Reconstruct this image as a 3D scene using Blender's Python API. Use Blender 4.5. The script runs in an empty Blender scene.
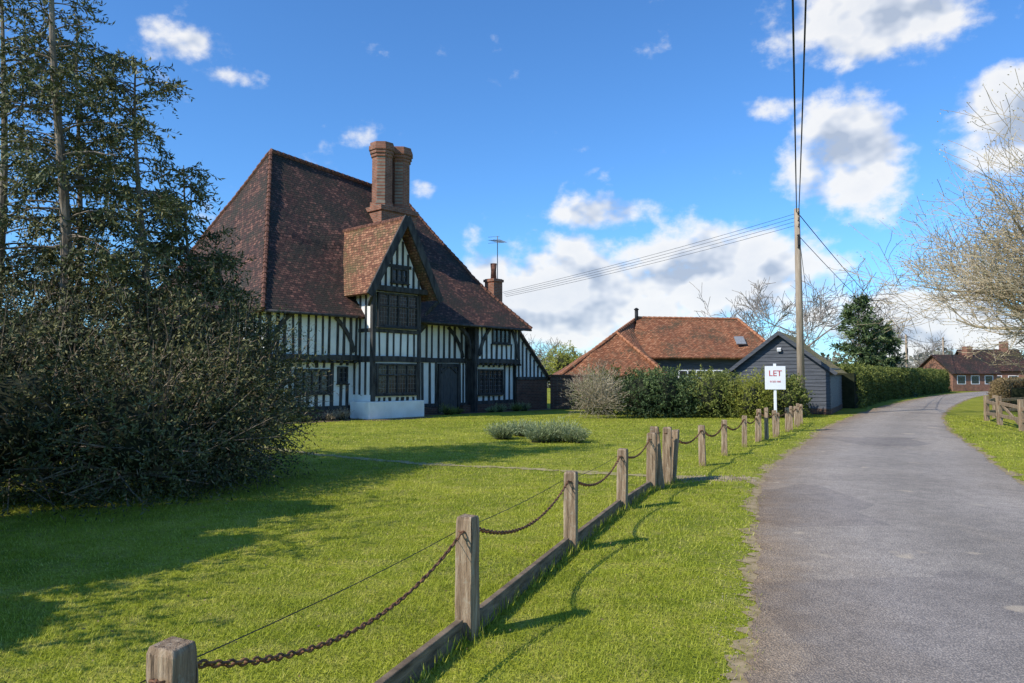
import bpy, math, random
import numpy as np
from mathutils import Vector
random.seed(7); rng=np.random.default_rng(7)
sc=bpy.context.scene
sc.view_settings.view_transform='Standard'; sc.view_settings.look='None'; sc.view_settings.exposure=0
R=math.radians
# ---------------------------------------------------------------- helpers
def link(o,parent=None):
    sc.collection.objects.link(o)
    if parent: o.parent=parent
    return o
def empty(name,loc=(0,0,0),rz=0):
    e=bpy.data.objects.new(name,None); e.location=loc; e.rotation_euler=(0,0,rz); return link(e)
class MB:
    def __init__(s): s.v=[];s.f=[];s.m=[];s.uv=[];s.hasuv=False
    def add(s,vs,fs,mi=0,uvs=None):
        b=len(s.v); s.v+= [tuple(p) for p in vs]
        for k,f in enumerate(fs):
            s.f.append([b+i for i in f]); s.m.append(mi)
            if uvs is not None: s.uv+= [uvs[i] for i in f]; s.hasuv=True
            else: s.uv+=[(0,0)]*len(f)
    def box(s,x0,x1,y0,y1,z0,z1,mi=0):
        s.add([(x0,y0,z0),(x1,y0,z0),(x1,y1,z0),(x0,y1,z0),(x0,y0,z1),(x1,y0,z1),(x1,y1,z1),(x0,y1,z1)],
              [(0,3,2,1),(4,5,6,7),(0,1,5,4),(1,2,6,5),(2,3,7,6),(3,0,4,7)],mi)
    def beam(s,p0,p1,w,h,mi=0,up=(0,0,1)):
        p0=Vector(p0);p1=Vector(p1);d=(p1-p0).normalized();up=Vector(up)
        a=d.cross(up)
        if a.length<1e-4: a=d.cross(Vector((0,1,0)))
        a.normalize(); b=a.cross(d)
        q=[]
        for p in(p0,p1):
            for sa,sb in((-1,-1),(1,-1),(1,1),(-1,1)): q.append(p+a*(sa*w/2)+b*(sb*h/2))
        s.add(q,[(0,1,2,3),(7,6,5,4),(0,4,5,1),(1,5,6,2),(2,6,7,3),(3,7,4,0)],mi)
    def tube(s,pts,rad,n=6,mi=0,cap=True):
        pts=[Vector(p) for p in pts]; vs=[];fs=[]
        for i,p in enumerate(pts):
            d=(pts[min(i+1,len(pts)-1)]-pts[max(i-1,0)])
            if d.length<1e-6: d=Vector((0,0,1))
            d.normalize()
            a=d.cross(Vector((0,0,1)) if abs(d.z)<.9 else Vector((1,0,0))); a.normalize(); b=d.cross(a)
            r=rad[i] if hasattr(rad,'__len__') else rad
            for k in range(n):
                t=2*math.pi*k/n; vs.append(p+a*(r*math.cos(t))+b*(r*math.sin(t)))
        for i in range(len(pts)-1):
            for k in range(n):
                k2=(k+1)%n; fs.append((i*n+k,i*n+k2,(i+1)*n+k2,(i+1)*n+k))
        if cap: fs.append(tuple(range(n))[::-1]); fs.append(tuple((len(pts)-1)*n+k for k in range(n)))
        s.add(vs,fs,mi)
    def build(s,name,mats,parent=None,smooth=False,bevel=0,solid=0):
        me=bpy.data.meshes.new(name); me.from_pydata(s.v,[],s.f)
        for m in mats: me.materials.append(m)
        me.polygons.foreach_set('material_index',s.m)
        if s.hasuv:
            u=me.uv_layers.new(name='UVMap'); u.data.foreach_set('uv',np.array(s.uv,dtype=np.float32).ravel())
        if smooth: me.polygons.foreach_set('use_smooth',[True]*len(s.f))
        me.update(); o=bpy.data.objects.new(name,me)
        if solid:
            md=o.modifiers.new('s','SOLIDIFY'); md.thickness=solid; md.offset=-1
        if bevel:
            md=o.modifiers.new('b','BEVEL'); md.width=bevel; md.segments=2; md.limit_method='ANGLE'
        return link(o,parent)
def arr_mesh(name,V,k,tint,mat,parent=None):
    n=len(V)//k
    me=bpy.data.meshes.new(name)
    me.vertices.add(len(V)); me.vertices.foreach_set('co',V.astype(np.float32).ravel())
    me.loops.add(len(V)); me.loops.foreach_set('vertex_index',np.arange(len(V),dtype=np.int32))
    me.polygons.add(n); me.polygons.foreach_set('loop_start',np.arange(0,len(V),k,dtype=np.int32))
    a=me.attributes.new('tint','FLOAT','POINT'); a.data.foreach_set('value',np.repeat(tint,k).astype(np.float32))
    me.materials.append(mat); me.update(calc_edges=True); me.validate()
    o=bpy.data.objects.new(name,me); return link(o,parent)
def unit(a): return a/np.maximum(np.linalg.norm(a,axis=1,keepdims=True),1e-6)
def leaves(name,P,D,s,w,tint,mat,parent=None):
    D=unit(D); W=unit(np.cross(D,rng.normal(size=D.shape)))
    s=np.broadcast_to(np.asarray(s,float),(len(P),))[:,None]; w=np.broadcast_to(np.asarray(w,float),(len(P),))[:,None]
    V=np.stack([P,P+D*s*.5+W*w*.5,P+D*s,P+D*s*.5-W*w*.5],1).reshape(-1,3)
    return arr_mesh(name,V,4,tint,mat,parent)
def pn(P,f=1.0):
    x,y,z=P[:,0]*f,P[:,1]*f,P[:,2]*f
    return (np.sin(x*1.7+1.3*np.sin(y*1.1+z))+np.sin(y*2.1+1.7*np.sin(z*1.3+x*.7)+2)+np.sin(z*1.9+1.1*np.sin(x*1.5-y)+4))/3
def sprays(C,A,L,k,spread=.8):
    A=unit(A); n=len(C)
    t=np.tile(np.linspace(.05,1,k),n); idx=np.repeat(np.arange(n),k)
    side=unit(rng.normal(size=(n*k,3)))
    Lr=np.broadcast_to(np.asarray(L,float),(n,))[idx]
    droop=np.zeros((n*k,3)); droop[:,2]=-(t**2)*Lr*.25
    P=C[idx]+A[idx]*(t*Lr)[:,None]+droop
    D=A[idx]*.6+side*spread
    return P,D,idx
def blob_points(n,c,r,shell=.35):
    d=unit(rng.normal(size=(n,3))); rr=rng.random(n)**shell
    lump=1+.22*pn(d*3+np.array(c),1.6)
    return np.array(c)+d*np.array(r)*(rr*lump)[:,None], d

# ---------------------------------------------------------------- materials
def newmat(name):
    m=bpy.data.materials.new(name); m.use_nodes=True; nt=m.node_tree
    b=nt.nodes['Principled BSDF']; b.inputs['Specular IOR Level'].default_value=.25
    return m,nt,b
def noise(nt,vec,scale,detail=6,rough=.6):
    n=nt.nodes.new('ShaderNodeTexNoise'); n.inputs['Scale'].default_value=scale; n.inputs['Detail'].default_value=detail; n.inputs['Roughness'].default_value=rough
    if vec is not None: nt.links.new(vec,n.inputs['Vector'])
    return n.outputs['Fac']
def ramp(nt,fac,stops):
    r=nt.nodes.new('ShaderNodeValToRGB'); e=r.color_ramp.elements
    while len(e)<len(stops): e.new(.5)
    for i,(p,c) in enumerate(stops): e[i].position=p; e[i].color=(*c,1) if len(c)==3 else c
    nt.links.new(fac,r.inputs['Fac']); return r.outputs['Color']
def mixc(nt,fac,a,b,mode='MIX'):
    m=nt.nodes.new('ShaderNodeMix'); m.data_type='RGBA'; m.blend_type=mode
    for s,v in((m.inputs[0],fac),(m.inputs[6],a),(m.inputs[7],b)):
        if isinstance(v,(int,float)): s.default_value=v
        elif isinstance(v,tuple): s.default_value=(*v,1) if len(v)==3 else v
        else: nt.links.new(v,s)
    return m.outputs[2]
def math_(nt,op,a,b=None,c=None,clamp=False):
    m=nt.nodes.new('ShaderNodeMath'); m.operation=op; m.use_clamp=clamp
    for i,v in enumerate((a,b,c)):
        if v is None: continue
        if isinstance(v,(int,float)): m.inputs[i].default_value=v
        else: nt.links.new(v,m.inputs[i])
    return m.outputs[0]
def bump(nt,b,h,strength=.5,dist=.02):
    n=nt.nodes.new('ShaderNodeBump'); n.inputs['Strength'].default_value=strength; n.inputs['Distance'].default_value=dist
    nt.links.new(h,n.inputs['Height']); nt.links.new(n.outputs[0],b.inputs['Normal'])
def coord(nt,kind='Object',scale=(1,1,1)):
    t=nt.nodes.new('ShaderNodeTexCoord'); m=nt.nodes.new('ShaderNodeMapping'); m.inputs['Scale'].default_value=scale
    nt.links.new(t.outputs[kind],m.inputs['Vector']); return m.outputs[0]
def nmat(name,c1,c2,scale=5,rough=.8,bs=.3,bscale=None,stretch=(1,1,1),lo=.35,hi=.65,bd=.01,spec=.25):
    m,nt,b=newmat(name); v=coord(nt,'Object',stretch)
    f=noise(nt,v,scale,4); nt.links.new(ramp(nt,f,[(lo,c1),(hi,c2)]),b.inputs['Base Color'])
    b.inputs['Roughness'].default_value=rough; b.inputs['Specular IOR Level'].default_value=spec
    if bs: bump(nt,b,noise(nt,v,bscale or scale*4,4),bs,bd)
    return m
def leafmat(name,c0,c1,c2,trans=.25):
    m,nt,b=newmat(name); a=nt.nodes.new('ShaderNodeAttribute'); a.attribute_name='tint'
    col=ramp(nt,a.outputs['Fac'],[(0,c0),(.5,c1),(1,c2)])
    nt.links.new(col,b.inputs['Base Color']); b.inputs['Roughness'].default_value=.6
    if trans:
        t=nt.nodes.new('ShaderNodeBsdfTranslucent'); nt.links.new(col,t.inputs['Color'])
        mx=nt.nodes.new('ShaderNodeMixShader'); mx.inputs[0].default_value=trans
        nt.links.new(b.outputs[0],mx.inputs[1]); nt.links.new(t.outputs[0],mx.inputs[2])
        nt.links.new(mx.outputs[0],nt.nodes['Material Output'].inputs['Surface'])
    return m
def tilemat(name,cols,moss,mossamt=.55,tw=.17,th=.115):
    m,nt,b=newmat(name); tc=nt.nodes.new('ShaderNodeTexCoord'); uv=tc.outputs['UV']
    br=nt.nodes.new('ShaderNodeTexBrick'); br.inputs['Scale'].default_value=1; br.inputs['Brick Width'].default_value=tw; br.inputs['Row Height'].default_value=th
    br.inputs['Mortar Size'].default_value=.010; br.inputs['Mortar Smooth'].default_value=.3; br.inputs['Bias'].default_value=-.1
    br.inputs['Color1'].default_value=(0,0,0,1); br.inputs['Color2'].default_value=(1,1,1,1); br.inputs['Mortar'].default_value=(.0,.0,.0,1)
    wv=nt.nodes.new('ShaderNodeTexNoise'); wv.inputs['Scale'].default_value=1.5; nt.links.new(uv,wv.inputs['Vector'])
    wm=nt.nodes.new('ShaderNodeVectorMath'); wm.operation='MULTIPLY_ADD'; nt.links.new(wv.outputs['Color'],wm.inputs[0]); wm.inputs[1].default_value=(.06,.10,0); nt.links.new(uv,wm.inputs[2]); uvw=wm.outputs[0]
    nt.links.new(uvw,br.inputs['Vector'])
    f1=noise(nt,uv,9,3,.7); f2=noise(nt,uv,.9,5,.6)
    bw=nt.nodes.new('ShaderNodeRGBToBW'); nt.links.new(br.outputs['Color'],bw.inputs[0])
    s=math_(nt,'ADD',math_(nt,'MULTIPLY',bw.outputs[0],.55),math_(nt,'MULTIPLY',f1,.45))
    base=ramp(nt,s,[(.15,cols[0]),(.45,cols[1]),(.8,cols[2])])
    mm=ramp(nt,math_(nt,'ADD',math_(nt,'MULTIPLY',f2,.5),math_(nt,'MULTIPLY',noise(nt,uv,6,5,.75),.5)),[(mossamt-.06,(0,0,0)),(mossamt+.05,(1,1,1))])
    col=mixc(nt,mm,base,moss)
    col=mixc(nt,math_(nt,'MULTIPLY',br.outputs['Fac'],.7),col,(.012,.009,.008))
    nt.links.new(col,b.inputs['Base Color']); b.inputs['Roughness'].default_value=.85
    sp=nt.nodes.new('ShaderNodeSeparateXYZ'); nt.links.new(uvw,sp.inputs[0])
    saw=math_(nt,'SUBTRACT',1,math_(nt,'FRACT',math_(nt,'DIVIDE',sp.outputs['Y'],th)))
    h=math_(nt,'ADD',saw,math_(nt,'MULTIPLY',s,1.5))
    bump(nt,b,h,1,.035); return m
def brickmat(name,c1,c2,mortar,bw=.22,bh=.075):
    m,nt,b=newmat(name); tc=nt.nodes.new('ShaderNodeTexCoord'); sp=nt.nodes.new('ShaderNodeSeparateXYZ'); nt.links.new(tc.outputs['Object'],sp.inputs[0])
    cb=nt.nodes.new('ShaderNodeCombineXYZ'); nt.links.new(math_(nt,'ADD',sp.outputs[0],sp.outputs[1]),cb.inputs[0]); nt.links.new(sp.outputs[2],cb.inputs[1])
    br=nt.nodes.new('ShaderNodeTexBrick'); br.inputs['Scale'].default_value=1; br.inputs['Brick Width'].default_value=bw; br.inputs['Row Height'].default_value=bh; br.inputs['Mortar Size'].default_value=.01
    br.inputs['Color1'].default_value=(*c1,1); br.inputs['Color2'].default_value=(*c2,1); br.inputs['Mortar'].default_value=(*mortar,1)
    nt.links.new(cb.outputs[0],br.inputs['Vector'])
    f=noise(nt,tc.outputs['Object'],3,6,.7)
    col=mixc(nt,.7,br.outputs['Color'],ramp(nt,f,[(.3,(.35,.33,.3)),(.7,(1.1,1.05,1))]),'MULTIPLY')
    nt.links.new(col,b.inputs['Base Color']); b.inputs['Roughness'].default_value=.9
    bump(nt,b,br.outputs['Fac'],-.4,.01); return m

M_plaster=nmat('plaster',(.76,.74,.68),(.88,.87,.82),1.6,.85,.25,30)
M_timber=nmat('black_timber',(.020,.020,.021),(.10,.096,.09),7,.7,.5,30,(1,1,.25),.35,.75)
M_glass,nt,b=newmat('window_glass'); b.inputs['Base Color'].default_value=(.02,.023,.028,1); b.inputs['Roughness'].default_value=.1; b.inputs['Specular IOR Level'].default_value=.7
bump(nt,b,noise(nt,coord(nt),6,2),.3,.03)
M_lead=nmat('lead_came',(.16,.16,.16),(.26,.26,.26),20,.5,0)
M_door=nmat('door_oak',(.05,.052,.055),(.10,.10,.10),12,.6,.4,40,(4,1,.3))
M_roof=tilemat('roof_tiles_old',[(.034,.019,.016),(.098,.046,.035),(.25,.118,.080)],(.040,.034,.024),.505)
M_roof2=tilemat('roof_tiles_orange',[(.17,.062,.028),(.36,.135,.06),(.52,.25,.13)],(.12,.085,.045),.55)
M_hip=nmat('hip_tiles',(.07,.032,.022),(.22,.10,.065),7,.85,.5)
M_brick=brickmat('old_brick',(.36,.135,.08),(.24,.095,.06),(.28,.24,.19))
M_brickd=brickmat('dark_brick',(.17,.075,.052),(.09,.048,.038),(.15,.13,.105))
M_weather=nmat('black_weatherboard',(.042,.046,.056),(.10,.107,.12),5,.6,.4,40,(.3,.3,6))
M_shedroof=tilemat('mossy_roof',[(.15,.105,.05),(.30,.215,.11),(.42,.31,.16)],(.2,.18,.05),.5)
M_wood,nt,b=newmat('weathered_post_wood'); v=coord(nt,'Object',(5,5,.5))
c=ramp(nt,noise(nt,v,6,5,.65),[(.28,(.12,.078,.045)),(.5,(.29,.20,.125)),(.7,(.50,.385,.26))])
c=mixc(nt,ramp(nt,noise(nt,coord(nt),14,4,.7),[(.58,(0,0,0)),(.70,(.6,.6,.6))]),c,(.40,.36,.27))
c=mixc(nt,ramp(nt,noise(nt,coord(nt,'Object',(14,14,.35)),5,3,.5),[(.60,(0,0,0)),(.64,(.85,.85,.85))]),c,(.045,.03,.02))
nt.links.new(c,b.inputs['Base Color']); b.inputs['Roughness'].default_value=.9; bump(nt,b,noise(nt,v,22,4,.7),.9,.012)
M_board=nmat('edging_board_wood',(.09,.062,.038),(.29,.21,.135),5,.9,.8,20,(1,1,6),.3,.7)
M_pole=nmat('pole_wood',(.22,.17,.12),(.40,.32,.235),4,.8,.4,20,(3,3,.3))
M_rust=nmat('rusty_chain',(.06,.032,.018),(.24,.105,.045),40,.65,.3,90,spec=.4)
M_metal=nmat('grey_metal',(.2,.2,.2),(.3,.3,.3),9,.4,0,spec=.5)
M_cable=nmat('black_cable',(.015,.015,.017),(.03,.03,.03),5,.6,0)
M_white=nmat('white_paint',(.76,.76,.76),(.84,.84,.84),3,.5,.05)
M_red=nmat('red_lettering',(.5,.05,.06),(.55,.06,.06),3,.5,0)
M_bark=nmat('bark',(.11,.085,.06),(.30,.24,.175),9,.9,.8,30,(1,1,.3))
M_barkpale=nmat('bark_pale',(.27,.21,.13),(.50,.41,.275),6,.9,0)
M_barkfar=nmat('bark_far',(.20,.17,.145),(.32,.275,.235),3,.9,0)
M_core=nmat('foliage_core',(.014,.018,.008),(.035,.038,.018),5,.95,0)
M_soil=nmat('soil',(.09,.06,.036),(.22,.155,.10),4,.95,.8,30,bd=.03)
M_dirt=nmat('verge_dirt',(.22,.165,.075),(.38,.285,.16),9,.95,.3,60,bd=.01)
M_path=nmat('worn_path_dry_grass',(.24,.21,.07),(.40,.32,.16),7,.95,.3,50,bd=.01)
M_stone=nmat('gravel_stone',(.20,.15,.10),(.40,.32,.23),5,.9,0)
L_yew=leafmat('yew_leaves',(.024,.030,.011),(.080,.085,.028),(.24,.22,.085),0)
L_con=leafmat('conifer_needles',(.035,.045,.015),(.105,.115,.036),(.27,.24,.10),0)
L_hedge=leafmat('hedge_leaves',(.045,.062,.014),(.135,.165,.036),(.32,.33,.08),.25)
L_brown=leafmat('beech_hedge_leaves',(.09,.065,.03),(.24,.165,.075),(.36,.27,.13),.2)
L_twig=leafmat('twiggy_shrub',(.13,.11,.075),(.32,.26,.17),(.48,.40,.27),0)
L_dead=leafmat('dead_twigs',(.06,.042,.026),(.17,.12,.07),(.32,.24,.145),0)
L_yel=leafmat('spring_leaves',(.14,.16,.025),(.34,.34,.055),(.52,.49,.11),.3)
L_pine=leafmat('pine_needles',(.024,.044,.018),(.068,.105,.036),(.16,.20,.07),0)
L_lav=leafmat('lavender_leaves',(.09,.12,.045),(.24,.28,.12),(.38,.41,.24),.2)
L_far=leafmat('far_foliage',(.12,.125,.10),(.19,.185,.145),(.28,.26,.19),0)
L_bud=leafmat('spring_buds',(.28,.23,.12),(.40,.34,.18),(.5,.44,.24),0)
L_grass=leafmat('grass_blades',(.19,.235,.015),(.41,.435,.035),(.66,.60,.155),.3)

m,nt,b=newmat('grass_ground'); v=coord(nt,'Object')
f1=noise(nt,v,.35,3,.6); f2=noise(nt,v,3.5,5,.75); f3=noise(nt,v,25,3,.7); f4=noise(nt,v,.9,3,.6)
c=ramp(nt,f1,[(.35,(.225,.268,.022)),(.65,(.35,.365,.040))])
c=mixc(nt,ramp(nt,f2,[(.45,(0,0,0)),(.72,(1,1,1))]),c,(.44,.385,.11))
c=mixc(nt,.8,c,ramp(nt,f4,[(.35,(.66,.72,.70)),(.65,(1.15,1.1,1.05))]),'MULTIPLY')
c=mixc(nt,.8,c,ramp(nt,f3,[(.3,(.45,.5,.4)),(.7,(1.3,1.25,1.15))]),'MULTIPLY')
nt.links.new(c,b.inputs['Base Color']); b.inputs['Roughness'].default_value=.95; b.inputs['Specular IOR Level'].default_value=.1
bump(nt,b,f3,.9,.05); M_grass=m
mb=MB(); S=2500
mb.add([(-S,-S,0),(S,-S,0),(S,S,0),(-S,S,0)],[(0,1,2,3)]); mb.build('grass_ground',[M_grass])

# ---------------------------------------------------------------- road
Lp=[(-7.2,-20),(-3.6,-10),(-.2,0),(1.16,3.86),(2.34,7.22),(3.6,10.9),(5.05,14.1),(6.95,17.7),(10.4,24.2),(16.8,34.8),(25.2,47.4),(36,62.3),(50,78),(75,98),(120,125)]
def catmull(P,n=24):
    P=[np.array(p,float) for p in P]; P=[2*P[0]-P[1]]+P+[2*P[-1]-P[-2]]; out=[]
    for i in range(1,len(P)-2):
        for k in range(n):
            t=k/n; out.append(.5*((2*P[i])+(-P[i-1]+P[i+1])*t+(2*P[i-1]-5*P[i]+4*P[i+1]-P[i+2])*t*t+(-P[i-1]+3*P[i]-3*P[i+1]+P[i+2])*t**3))
    out.append(P[-2]); return np.array(out)
Lc=catmull(Lp); T=np.gradient(Lc,axis=0); T/=np.linalg.norm(T,axis=1)[:,None]
Nr=np.stack([T[:,1],-T[:,0]],1)
wd=np.interp(Lc[:,1],[0,15,30,50],[3.75,3.6,3.1,3.0])
Rc=Lc+Nr*wd[:,None]
XL=lambda y:np.interp(y,Lc[:,1],Lc[:,0]); XR=lambda y:np.interp(y,Rc[:,1],Rc[:,0])
def strip(name,A,B,z,mat,rag=0.0,nx=1,crown=0.0,dens=1,fine=.35):
    s=np.concatenate([[0],np.cumsum(np.linalg.norm(np.diff((A+B)/2,axis=0),axis=1))])
    tt=np.arange(0,s[-1],dens); A=np.stack([np.interp(tt,s,A[:,k]) for k in(0,1)],1); B=np.stack([np.interp(tt,s,B[:,k]) for k in(0,1)],1)
    if rag:
        d=B-A; d/=np.linalg.norm(d,axis=1)[:,None]
        nz=lambda:np.convolve(rng.normal(size=len(tt)+16),np.ones(9)/9,'valid')[:len(tt)]*rag*1.8+ rng.normal(size=len(tt))*rag*fine
        A=A-d*nz()[:,None]; B=B+d*nz()[:,None]
    mb=MB(); vs=[];uv=[];fs=[]
    W=np.linalg.norm(B-A,axis=1)
    for i in range(len(tt)):
        for k in range(nx+1):
            u=k/nx; p=A[i]*(1-u)+B[i]*u; vs.append((p[0],p[1],z+crown*4*u*(1-u))); uv.append((u*W[i],tt[i]))
    for i in range(len(tt)-1):
        for k in range(nx):
            a=i*(nx+1)+k; fs.append((a,a+1,a+nx+2,a+nx+1))
    mb.add(vs,fs,0,uv); return mb.build(name,[mat],smooth=True)
m,nt,b=newmat('asphalt'); v=coord(nt,'Object'); tc=nt.nodes.new('ShaderNodeTexCoord')
f1=noise(nt,v,.5,4,.6); f2=noise(nt,v,60,3,.8); f3=noise(nt,v,5,5,.7)
c=ramp(nt,f1,[(.3,(.37,.325,.275)),(.7,(.47,.415,.355))])
vo=nt.nodes.new('ShaderNodeTexVoronoi'); vo.inputs['Scale'].default_value=90; nt.links.new(v,vo.inputs['Vector'])
c=mixc(nt,.85,c,ramp(nt,vo.outputs['Distance'],[(.1,(1.4,1.36,1.3)),(.6,(.55,.55,.57))]),'MULTIPLY')
c=mixc(nt,.7,c,ramp(nt,f2,[(.3,(.5,.5,.5)),(.7,(1.4,1.4,1.38))]),'MULTIPLY')
c=mixc(nt,.7,c,ramp(nt,f3,[(.3,(.72,.72,.72)),(.7,(1.2,1.19,1.16))]),'MULTIPLY')
sp=nt.nodes.new('ShaderNodeSeparateXYZ'); nt.links.new(tc.outputs['UV'],sp.inputs[0])
wv=math_(nt,'ADD',math_(nt,'MULTIPLY',noise(nt,v,1.4,4,.7),.8),sp.outputs[0])
tr=ramp(nt,math_(nt,'DIVIDE',wv,4.4),[(.07,(.88,.70,.50)),(.19,(.95,.89,.82)),(.32,(1.08,1.06,1.05)),(.52,(.88,.87,.86)),(.74,(1.08,1.06,1.05)),(.97,(.88,.82,.74))])
c=mixc(nt,1.0,c,tr,'MULTIPLY')
pv=nt.nodes.new('ShaderNodeTexVoronoi'); pv.inputs['Scale'].default_value=.45; pv.distance='CHEBYCHEV'; nt.links.new(v,pv.inputs['Vector'])
bwp=nt.nodes.new('ShaderNodeRGBToBW'); nt.links.new(pv.outputs['Color'],bwp.inputs[0])
c=mixc(nt,1.0,c,ramp(nt,bwp.outputs[0],[(.2,(.84,.84,.86)),(.28,(1,1,1)),(.72,(1,1,1)),(.8,(1.08,1.07,1.05))]),'MULTIPLY')
c=mixc(nt,ramp(nt,noise(nt,v,1.9,2,.4),[(.69,(0,0,0)),(.73,(.6,.6,.6))]),c,(.55,.44,.31))
nt.links.new(c,b.inputs['Base Color']); b.inputs['Roughness'].default_value=.85
bump(nt,b,math_(nt,'ADD',vo.outputs['Distance'],f2),.8,.008); M_asph=m
strip('road_verge_dirt',Lc-Nr*.07,Rc+Nr*.07,.004,M_dirt,rag=.09,dens=.05)
strip('asphalt_road',Lc+Nr*.05,Rc-Nr*.05,.008,M_asph,rag=.045,nx=8,crown=.03,dens=.06)
pathp=catmull([(-7.5,18.6),(-4.2,15.4),(-1.67,13.6),(.14,12.9),(2.0,12.0),(3.9,11.6)],16)
pt=np.gradient(pathp,axis=0); pt/=np.linalg.norm(pt,axis=1)[:,None]; pnm=np.stack([pt[:,1],-pt[:,0]],1)
strip('garden_path',pathp-pnm*.12,pathp+pnm*.12,.007,M_path,rag=.10,dens=.06)
n=4200; yy=rng.uniform(1.5,24,n); off=rng.normal(.02,.17,n); mb=MB()
for y,o in zip(yy,off):
    x=float(XL(y))+o; r=random.uniform(.002,.008)
    vs=[(x+r,y,.010),(x,y+r*.8,.010),(x-r*.9,y,.010),(x,y-r,.010),(x+random.uniform(-.3,.3)*r,y,.010+r*random.uniform(.4,.8))]
    mb.add(vs,[(0,1,4),(1,2,4),(2,3,4),(3,0,4)])
for k in range(700):
    x=random.uniform(2.5,3.75); y=11.6+random.gauss(0,.16); r=random.uniform(.005,.016)
    mb.add([(x+r,y,.0),(x,y+r*.8,.0),(x-r*.9,y,.0),(x,y-r,.0),(x,y,r+.01)],[(0,1,4),(1,2,4),(2,3,4),(3,0,4)])
mb.build('roadside_gravel',[M_stone])

# ---------------------------------------------------------------- grass blades
def blades():
    Vs=[];Ts=[]
    for (y0,y1,n,h,w) in((1.6,3.5,70000,.024,.0036),(3.5,6,95000,.027,.0048),(6,10,90000,.029,.0072),(10,17,70000,.032,.012),(17,30,50000,.036,.024)):
        y=np.sqrt(rng.uniform(y0**2,y1**2,n)); x=y*rng.uniform(-.80,.80,n)
        if y0<2: x=y*rng.uniform(-1.0,.9,n)
        dl=x-XL(y); keep=((dl<.02+rng.normal(0,.07,n))|(x>XR(y)+.05+rng.normal(0,.05,n)))
        d=np.full(n,9.)
        for q in pathp[::3]: d=np.minimum(d,np.hypot(x-q[0],y-q[1]))
        keep&=(d>.10+rng.normal(0,.10,n))
        edge=np.clip((dl+.55)/.6,0,1)
        keep&=~((dl<.3)&(rng.random(n)<edge*.72*(1+.35*np.sin(y*2.3)+.2*np.sin(y*7))))
        P3=np.stack([x,y,np.zeros(n)],1)
        bare=pn(np.stack([x,y,np.ones(n)*9],1),2.3)+pn(np.stack([x,y,np.ones(n)*3],1),6.1)*.6
        keep&=~((bare>.85)&(rng.random(n)<.6))
        x=x[keep];y=y[keep];k=len(x); P3=P3[keep]
        pat=pn(P3,1.3)*.35+pn(np.stack([x+9,y*1.2,np.ones(k)],1),4.1)*.4+pn(np.stack([x*1.1-4,y,np.ones(k)*2],1),.5)*.35
        fine=pn(np.stack([x+2,y,np.ones(k)*5],1),11.)
        hh=h*rng.uniform(.5,1.3,k)*(1+.45*pat+.25*fine)
        longer=(rng.random(k)<.02); hh[longer]*=1.7
        a=rng.uniform(0,2*np.pi,k); ln=rng.uniform(.3,1.7,k)*hh
        bx=np.cos(a+1.57)*w/2; by=np.sin(a+1.57)*w/2
        B=np.stack([x,y,np.full(k,-.002)],1)
        V=np.stack([B+np.stack([bx,by,0*bx],1),B-np.stack([bx,by,0*bx],1),B+np.stack([np.cos(a)*ln,np.sin(a)*ln,hh],1)],1).reshape(-1,3)
        Vs.append(V); Ts.append(np.clip(.42-.40*pat-.15*fine+rng.normal(0,.2,k),0,1))
    arr_mesh('lawn_grass',np.concatenate(Vs),3,np.concatenate(Ts),L_grass)
blades()

# ---------------------------------------------------------------- fence with chains
posts=[(-1.89,.18,.74),(-1.08,2.41,.74),(-.275,4.62,.74),(.54,6.88,.725),(1.32,8.97,.73)]
posts2=[(3.4,13.3,.72),(4.28,15,.72),(5.28,16.9,.70),(6.15,18.5,.78),(6.9,19.5,.7),(7.96,21.5,.68),(8.87,23.2,.66),(9.68,24.9,.66)]
gate=[(1.96,10.5,.80),(2.12,10.72,.87),(2.30,11.1,.84),(2.42,11.35,.78)]
def post(x,y,h,w=.125,name='wooden_fence_post',tilt=0,mat=None):
    e=empty(name,(x,y,0),-.35+random.uniform(-.08,.08)); mb=MB(); q=w/2
    lx=random.uniform(-.018,.018)+tilt; ly=random.uniform(-.018,.018)
    rings=[(-.1,1,0),(0,1.02,0),(h*.3,1.0,0),(h*.6,.985,.0),(h*.85,.98,0),(h-.02,.96,0),(h,.84,0)]
    vs=[];fs=[]
    for z,s,_ in rings:
        for sx,sy in((-1,-1),(1,-1),(1,1),(-1,1)): vs.append((sx*q*s+lx*z/h+random.uniform(-.003,.003),sy*q*s+ly*z/h+random.uniform(-.003,.003),z+(random.uniform(-.008,.008) if z>.1 else 0)))
    for i in range(len(rings)-1):
        for k in range(4): fs.append((i*4+k,i*4+(k+1)%4,(i+1)*4+(k+1)%4,(i+1)*4+k))
    fs.append(tuple(len(vs)-4+k for k in range(4))); mb.add(vs,fs)
    mb.build('post_body',[mat or M_wood],e,bevel=.006)
    mb=MB()
    for sy in(-1,1):
        mb.tube([(-.02,sy*(q+.001),h-.09),(-.02,sy*(q+.02),h-.085),(.02,sy*(q+.02),h-.085),(.02,sy*(q+.001),h-.09)],.005,5)
    mb.build('chain_staple',[M_rust],e,smooth=True)
    return e
for p in posts+posts2: post(*p, w=.115)
for i,p in enumerate(gate): post(*p,w=.13,tilt=[.02,-.05,.03,.06][i],name='wooden_gate_post')
for a in((6.42,18.75,.8),(7.1,19.9,.62),(8.3,22.1,.7),(9.2,23.9,.72),(6.0,18.2,.62)): post(*a,w=.10)
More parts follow.
